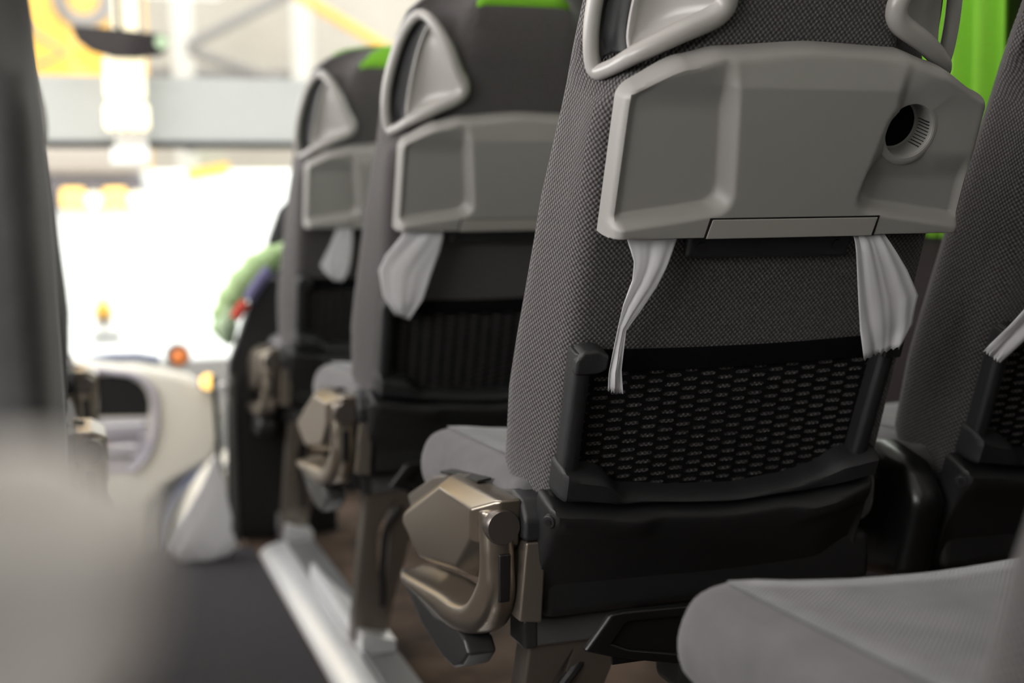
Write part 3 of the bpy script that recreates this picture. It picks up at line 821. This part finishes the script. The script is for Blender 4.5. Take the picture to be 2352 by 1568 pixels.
mb = MB(); mb.tube([Vector(p)-P0 for p in spline([(.430,3.0,.648),(.410,3.0,.625),(.390,3.0,.598),(.378,3.0,.578)],4)], .014, 8); mb.build('blue_trim', 'navy', r)
mb = MB(); mb.tube([Vector(p)-P0 for p in spline([(.500,3.085,.70),(.512,3.085,.66),(.508,3.085,.62)],4)], .022, 8); mb.build('collar', 'jacket', r)
# partition
r = empty('partition', (.42,3.02,0), 'black modesty panel by the front steps, at the end of the aisle', 'partition')
mb = MB(); mb.loft([[Vector((-.105,0,-.0)),Vector((-.098,0,.30)),Vector((-.09,0,.43)),Vector((-.062,0,.50)),Vector((-.035,0,.575)),Vector((.0,0,.625)),Vector((.16,0,.63)),Vector((.16,0,.0))],
                    [Vector((-.105,.03,-.0)),Vector((-.098,.03,.30)),Vector((-.09,.03,.43)),Vector((-.062,.03,.50)),Vector((-.035,.03,.575)),Vector((.0,.03,.625)),Vector((.16,.03,.63)),Vector((.16,.03,.0))]])
mb.build('panel', 'black', r, bevel=.006)
mb = MB(); mb.tube([(-.118,0,.0),(-.120,0,.2),(-.126,0,.40)], .0065, 10); mb.build('post', 'black', r)
mb = MB(); mb.tube([(-.088,-.006,.0),(-.086,-.006,.2),(-.084,-.006,.40)], .010, 10); mb.build('edge_strip', 'beam', r)
mb = MB(); mb.cyl((-.107,-.02,.372),(-.107,.0,.372), .012); mb.build('knob', 'alu', r, bevel=.002)
# plastic bag
mb = MB(); rings = []
for i, (z, w, cx) in enumerate([(.228,.006,.277),(.20,.012,.274),(.17,.022,.27),(.13,.037,.262),(.09,.052,.252),(.055,.064,.243),(.03,.068,.240),(.012,.062,.240),(.003,.05,.240)]):
    ring = []
    for k in range(28):
        a = 2*PI*k/28; ww = w*(1+.13*sin(a*5+i)+.07*sin(a*9-2*i))
        ring.append(Vector((cx-.24+ww*cos(a)*1.05, .55*ww*sin(a), z)))
    rings.append(ring)
mb.loft(rings); bg = mb.build('plastic_bag', 'film', None, loc=(.240,2.885,0))
tag(bg, 'crumpled white plastic bag at the front end of the aisle floor', 'plastic bag')

# dashboard
r = empty('dashboard', (0,3.8,0), 'cream curved dashboard with a dark display opening beneath the windscreen', 'dashboard')
mb = MB(); pr = [(-.6,.365),(.0,.365),(.10,.352),(.20,.335),(.30,.305),(.365,.262),(.395,.20),(.385,.12),(.365,.05),(.30,.02),(.22,-.02),(.16,-.08),(.13,-.2),(-.6,-.2)]
mb.loft([[Vector((x,0,z)) for x,z in pr],[Vector((x,.08,z+.004)) for x,z in pr],[Vector((x,.5,z-.06)) for x,z in pr]])
body = mb.build('body', 'cream', r, bevel=.022, seg=4)
op = [(.026,.205),(.180,.197),(.184,.238),(.176,.272),(.158,.297),(.130,.314),(.09,.322),(.034,.325)]
mb = MB(); mb.prism(op, lambda x,z: Vector((x,-.004,z)), lambda x,z: Vector((x,.006,z))); dsp = mb.build('display', 'dark', r, bevel=.004)
brow = spline([(.022,-.008,.20),(.026,-.012,.33),(.095,-.012,.331),(.140,-.012,.321),(.172,-.012,.302),(.192,-.012,.272),(.200,-.010,.235),(.198,-.008,.16),(.17,-.006,.08),(.12,-.006,.03)], 5)
mb = MB(); mb.tube(brow, .009, 8); mb.build('brow', 'lilac', r)
mb = MB(); mb.prism([(.02,.195),(.178,.190),(.172,.10),(.14,.03),(.02,.02)], lambda x,z: Vector((x,-.003,z)), lambda x,z: Vector((x,.006,z))); cp = mb.build('control_panel', 'lilac', r, bevel=.003)
for k, z in enumerate((.172,.135,.108,.075)):
    mb = MB(); mb.box(.03,.165-.012*k,-.008,-.002,z,z+.008); mb.build('switch_row', 'beam' if k % 2 else 'white', cp, bevel=.001)
mb = MB(); mb.cyl((.046,-.016,.130),(.046,-.002,.130), .012); mb.build('push_button', 'pink', cp, bevel=.002)
mb = MB(); rows = []
for i in range(9):
    a = i/8*PI*.5; rows.append([Vector((.395-.20*sin(a)-(.02 if 0 else 0), y, .04-.26*(1-cos(a)))) for y in (-.02,.1,.25)])
mb.grid(rows); mb.build('lower_panel', 'blueg', r, solid=.01)  # blue grey colour stands in for shade on the recessed panel
mb = MB(); mb.tube([(.02,.06,.362),(.08,.06,.368),(.16,.06,.366),(.222,.06,.352)], .013, 10); mb.build('top_pad', 'blueg', r)
# engine cover: pale quarter-round by the steps
r = empty('step_cover', (.36,3.4,-.4), 'pale rounded step cover behind the plastic bag', 'cover')
mb = MB(); rings = []
for y in (0.,.06,.25):
    ring = [Vector((.06-.235*sin(a)*1.0, y, .52*cos(a)+.0)) for a in [k/12*PI*.5 for k in range(13)]] + [Vector((.06,y,.0))]
    rings.append(ring)
mb.loft(rings); mb.build('shell', 'cream', r, bevel=.015)
mb = MB(); mb.tube([(.06-.242*sin(a), -.004, .53*cos(a)) for a in [k/14*PI*.5 for k in range(15)]], .007, 8); mb.build('rim', 'alug', r)
# orange lamp with dark housing; amber disc that glows in place of a highlight
r = empty('beacon_lamp', (.279,3.92,.345), 'orange round lamp with a dark surround on the dashboard', 'lamp')
mb = MB(); mb.tube([(0,.03,.012),(0,-.006,.012),(0,-.012,.012)], [.036,.036,.031], 24); mb.build('housing', 'frame', r, bevel=.003)
mb = MB(); mb.tube([(.004,-.012,.010),(.004,-.02,.010),(.004,-.026,.010)], [.024,.021,.011], 20); mb.build('lens', 'orange', r)
r = empty('amber_glint', (.352,3.78,.29), 'glowing amber stand-in for a highlight at the right end of the dashboard', 'lamp')
mb = MB(); mb.tube([(0,-.02,0),(0,-.008,0),(0,.01,0)], [.012,.022,.024], 20); mb.build('lens', 'amber', r)  # glow added for the golden highlight, no real lens
mb = MB(); mb.tube([(0,.005,0),(0,.03,0)], .026, 20); mb.build('glint_rim', 'beam', r)

# roller blind across the top of the windscreen
r = empty('roller_blind', (.2,4.5,1.02), 'pale grey roller blind lowered over the upper windscreen', 'blind')
mb = MB(); mb.box(-1.2,1.1,-.002,.002,.0,.228); mb.build('sheet', 'blind', r)
mb = MB(); mb.box(-1.2,1.1,-.010,.010,-.012,.012); mb.build('bottom_bar', 'black', r, bevel=.003)
# centre bracket with two lamps, and the mirror
r = empty('lamp_bracket', (.172,4.42,.95), 'white column of lit lamps hanging before the roller blind', 'lamp')
mb = MB(); mb.box(-.03,.075,0,.03,.035,.905); mb.build('column', 'hcol', r, bevel=.01)
mb = MB(); mb.box(-.058,.074,-.02,.01,.215,.355); mb.build('upper_lamp', 'lamp', r, bevel=.02)
for x in (-.045,-.008,.030,.062):
    mb = MB(); mb.tube([(x,-.02,.11),(x,-.02,.125),(x,-.02,.185),(x,-.02,.205)], [.008,.019,.019,.008], 12); mb.build('lamp_tube', 'lamp', r)
mb = MB(); mb.box(-.045,.078,-.01,.02,.0,.06); mb.build('base', 'white', r, bevel=.01)
mb = MB(); mb.box(-.02,.055,-.02,.01,.42,.62); mb.build('top_lamp', 'lamp', r, bevel=.02)
r = empty('driver_mirror', (.165,4.30,1.30), 'wide dark interior mirror hanging at the top of the windscreen', 'mirror')
out = [(-.148,.062),(.0,.055),(.148,.040),(.146,-.005),(.128,-.024),(.05,-.036),(-.02,-.036),(-.09,-.016),(-.130,.015)]
mb = MB(); mb.prism(out, lambda x,z: Vector((x,-.012,z+.02)), lambda x,z: Vector((x,.02,z+.02))); hs = mb.build('housing', 'black', r, bevel=.006)
mb = MB(); mb.prism([(x*.95,z*.88) for x,z in out], lambda x,z: Vector((x,-.0135,z+.021)), lambda x,z: Vector((x,-.012,z+.021))); mb.build('glass', 'mirror', r)
mb = MB(); mb.tube([(0,.02,.07),(0,.05,.25),(0,.08,.5)], .01, 8); mb.build('stem', 'black', r)
mb = MB(); mb.cyl((.128,-.016,.036),(.128,-.0135,.036), .022); mb.build('green_sticker', 'jpale', r)

# ------------------------------------------------------------------ outside
struct('ground', MB().box(-25,30,-15,40,-1.0,-.95), 'conc')
struct('wall_hall', MB().box(-14,22,18,18.2,-.95,9), 'hallw')
for k, x in enumerate((1.42, 2.95)):
    o = MB().box(x-.13,x+.13,16.9,17.1,-.95,9).build('hall_column', 'hcol', bevel=.01)
    tag(o, ['white hall column left of the roof braces','white hall column right of the roof braces, beside the seats'][k], 'column', 'white columns of the hall')
def brace(p, q, label, m='steel', r=.06):
    mb = MB(); a, b = Vector(p), Vector(q); mb.tube([a, b], r, 8); o = mb.build('roof_brace', m); return tag(o, label, 'brace', 'diagonal braces of the hall')

brace((1.39,16,2.85), (2.66,16,3.52), 'grey roof brace rising right from the left hall column')
brace((2.70,16.05,3.55), (3.95,16.05,2.86), 'roof brace falling right behind the far seat headrests', 'yellow')
brace((1.39,16,2.80), (2.95,16,2.30), 'grey brace falling right from the left hall column towards the blind')
brace((1.33,16.05,1.60), (2.90,16.05,2.36), 'grey brace seen through the roller blind')
struct('trim_hall', MB().box(-14,22,17.5,17.7,2.62,2.74), 'steel')

# yellow lorry cab far outside, upper left
r = empty('lorry', (-.3,11.1,-.95), 'yellow lorry with a round grey badge, seen over the roller blind', 'lorry')
mb = MB(); mb.box(-.8,.94,0,2.4,.5,4.4); mb.build('cab', 'yellow', r, bevel=.08)
mb = MB(); mb.tube([(.45+.19*cos(2*PI*k/32),-.03,3.52+.19*sin(2*PI*k/32)) for k in range(32)], .055, 8, True); mb.build('badge_ring', 'steel', r)
mb = MB(); mb.tube([(-.10,-.03,3.38),(.06,-.2,3.20),(.30,-.2,3.05),(.06,-.2,2.94)], .022, 8); mb.build('mirror_arm', 'steel', r)
mb = MB(); mb.box(-.8,.94,-.05,.02,.35,.62); mb.build('bumper', 'steel', r, bevel=.03)
for x in (-.45,.6):
    mb = MB(); mb.tube([(x,.5,.5),(x,.8,.5)], .5, 24); mb.build('wheel', 'black', r)

# white box van parked in front of the coach
r = empty('box_van', (.6,9,-.95), 'overexposed white box van parked in front of the windscreen', 'van')
mb = MB(); mb.box(-1.5,1.9,0,1.6,.45,2.05); mb.build('box', 'whitev', r, bevel=.05)
mb = MB(); mb.box(-1.4,-.13,-.22,0.,2.03,2.20); mb.build('roof_spoiler', 'beige', r, bevel=.04)
mb = MB(); mb.box(-1.4,-.15,-.10,.0,1.79,2.02); mb.build('lamp_board', 'dusk', r, bevel=.02)
for x in (-.60,-.335):
    mb = MB(); mb.box(x-.075,x+.075,-.14,-.09,1.80,1.93); mb.build('tail_lamp', 'amber', r, bevel=.03)
for x in (-.47,-.20):
    mb = MB(); mb.cyl((x,-.14,1.85),(x,-.09,1.85), .055); mb.build('reversing_lamp', 'lamp', r, bevel=.01)
mb = MB(); mb.loft([[Vector((.15,-.02,1.98)),Vector((.43,-.02,2.03)),Vector((.43,-.02,2.10)),Vector((.15,-.02,2.05))],[Vector((.15,.01,1.98)),Vector((.43,.01,2.03)),Vector((.43,.01,2.10)),Vector((.15,.01,2.05))]])
mb.build('side_marker', 'yellow', r)
mb = MB(); mb.loft([[Vector((-.44+.065*cos(a),-.02,1.09+.12*sin(a))) for a in (0,PI/2,PI,1.5*PI)],[Vector((-.44+.065*cos(a),.01,1.09+.12*sin(a))) for a in (0,PI/2,PI,1.5*PI)]])
mb.build('warning_diamond', 'yellow', r, flat=True)
mb = MB(); mb.loft([[Vector((-.44+.040*cos(a),-.025,1.04+.07*sin(a))) for a in (0,PI/2,PI,1.5*PI)],[Vector((-.44+.040*cos(a),-.015,1.04+.07*sin(a))) for a in (0,PI/2,PI,1.5*PI)]])
mb.build('diamond_core', 'dark', r, flat=True)
mb = MB(); mb.box(-.52,-.33,-.03,.0,.90,.945); mb.build('door_handle', 'dark', r, bevel=.006)
for x in (-1.0,1.3):
    mb = MB(); mb.tube([(x,.3,.42),(x,.6,.42)], .42, 24); mb.build('wheel', 'black', r)

# ------------------------------------------------------------------ light
w = bpy.data.worlds.new('World'); SC.world = w; w.use_nodes = True
bg = w.node_tree.nodes['Background']; bg.inputs[0].default_value = (1.,.985,.96,1); bg.inputs[1].default_value = 4.2
def area(name, loc, rot, sx_, sy_, e, c=(1,1,1)):
    l = bpy.data.lights.new(name, 'AREA'); l.shape = 'RECTANGLE'; l.size = sx_; l.size_y = sy_; l.energy = e; l.color = c
    o = bpy.data.objects.new(name, l); COL.objects.link(o); o.location = loc; o.rotation_euler = rot; return o
area('ceiling_light', (.2,1.2,1.83), (0,0,0), .35, 4.5, 8, (1,.94,.87))
area('front_fill_light', (.25,3.35,1.80), (0,0,0), .9, .9, 14, (.95,.97,1))  # added fill that brightens dash, bag and rails at the front
area('window_daylight', (-1.05,1.7,1.12), (0,-PI/2,0), .75, 4.6, 78, (1,.95,.95))

# ------------------------------------------------------------------ camera
F, VX, VY, ROLL = 2900., 170.-1176., 784.-505., math.radians(.8)
c, s = cos(ROLL), sin(ROLL)
a, b = (c*VX+s*VY)/F, (-s*VX+c*VY)/F
phi = math.atan(b); th = math.atan(-a*cos(phi))
fw = Vector((sin(th)*cos(phi), cos(th)*cos(phi), -sin(phi)))
r0 = Vector((cos(th), -sin(th), 0)); u0 = r0.cross(fw)
right = c*r0 - s*u0; up = s*r0 + c*u0
cd = bpy.data.cameras.new('Camera'); cam = bpy.data.objects.new('Camera', cd); COL.objects.link(cam)
m = Matrix((right, up, -fw)).transposed().to_4x4(); m.translation = Vector((0,0,.77)); cam.matrix_world = m
cd.sensor_width = 36; cd.lens = F/2352*36; cd.clip_start = .02; cd.clip_end = 200
cd.dof.use_dof = True; cd.dof.focus_distance = 1.22; cd.dof.aperture_fstop = 2.6; cd.dof.aperture_blades = 9
SC.camera = cam
SC.view_settings.view_transform = 'Standard'; SC.view_settings.look = 'None'; SC.view_settings.exposure = -.12
SC.cycles.use_adaptive_sampling = True; SC.cycles.adaptive_threshold = .06
SC.cycles.max_bounces = 5; SC.cycles.diffuse_bounces = 3; SC.cycles.glossy_bounces = 3; SC.cycles.transparent_max_bounces = 16; SC.cycles.sample_clamp_indirect = 8
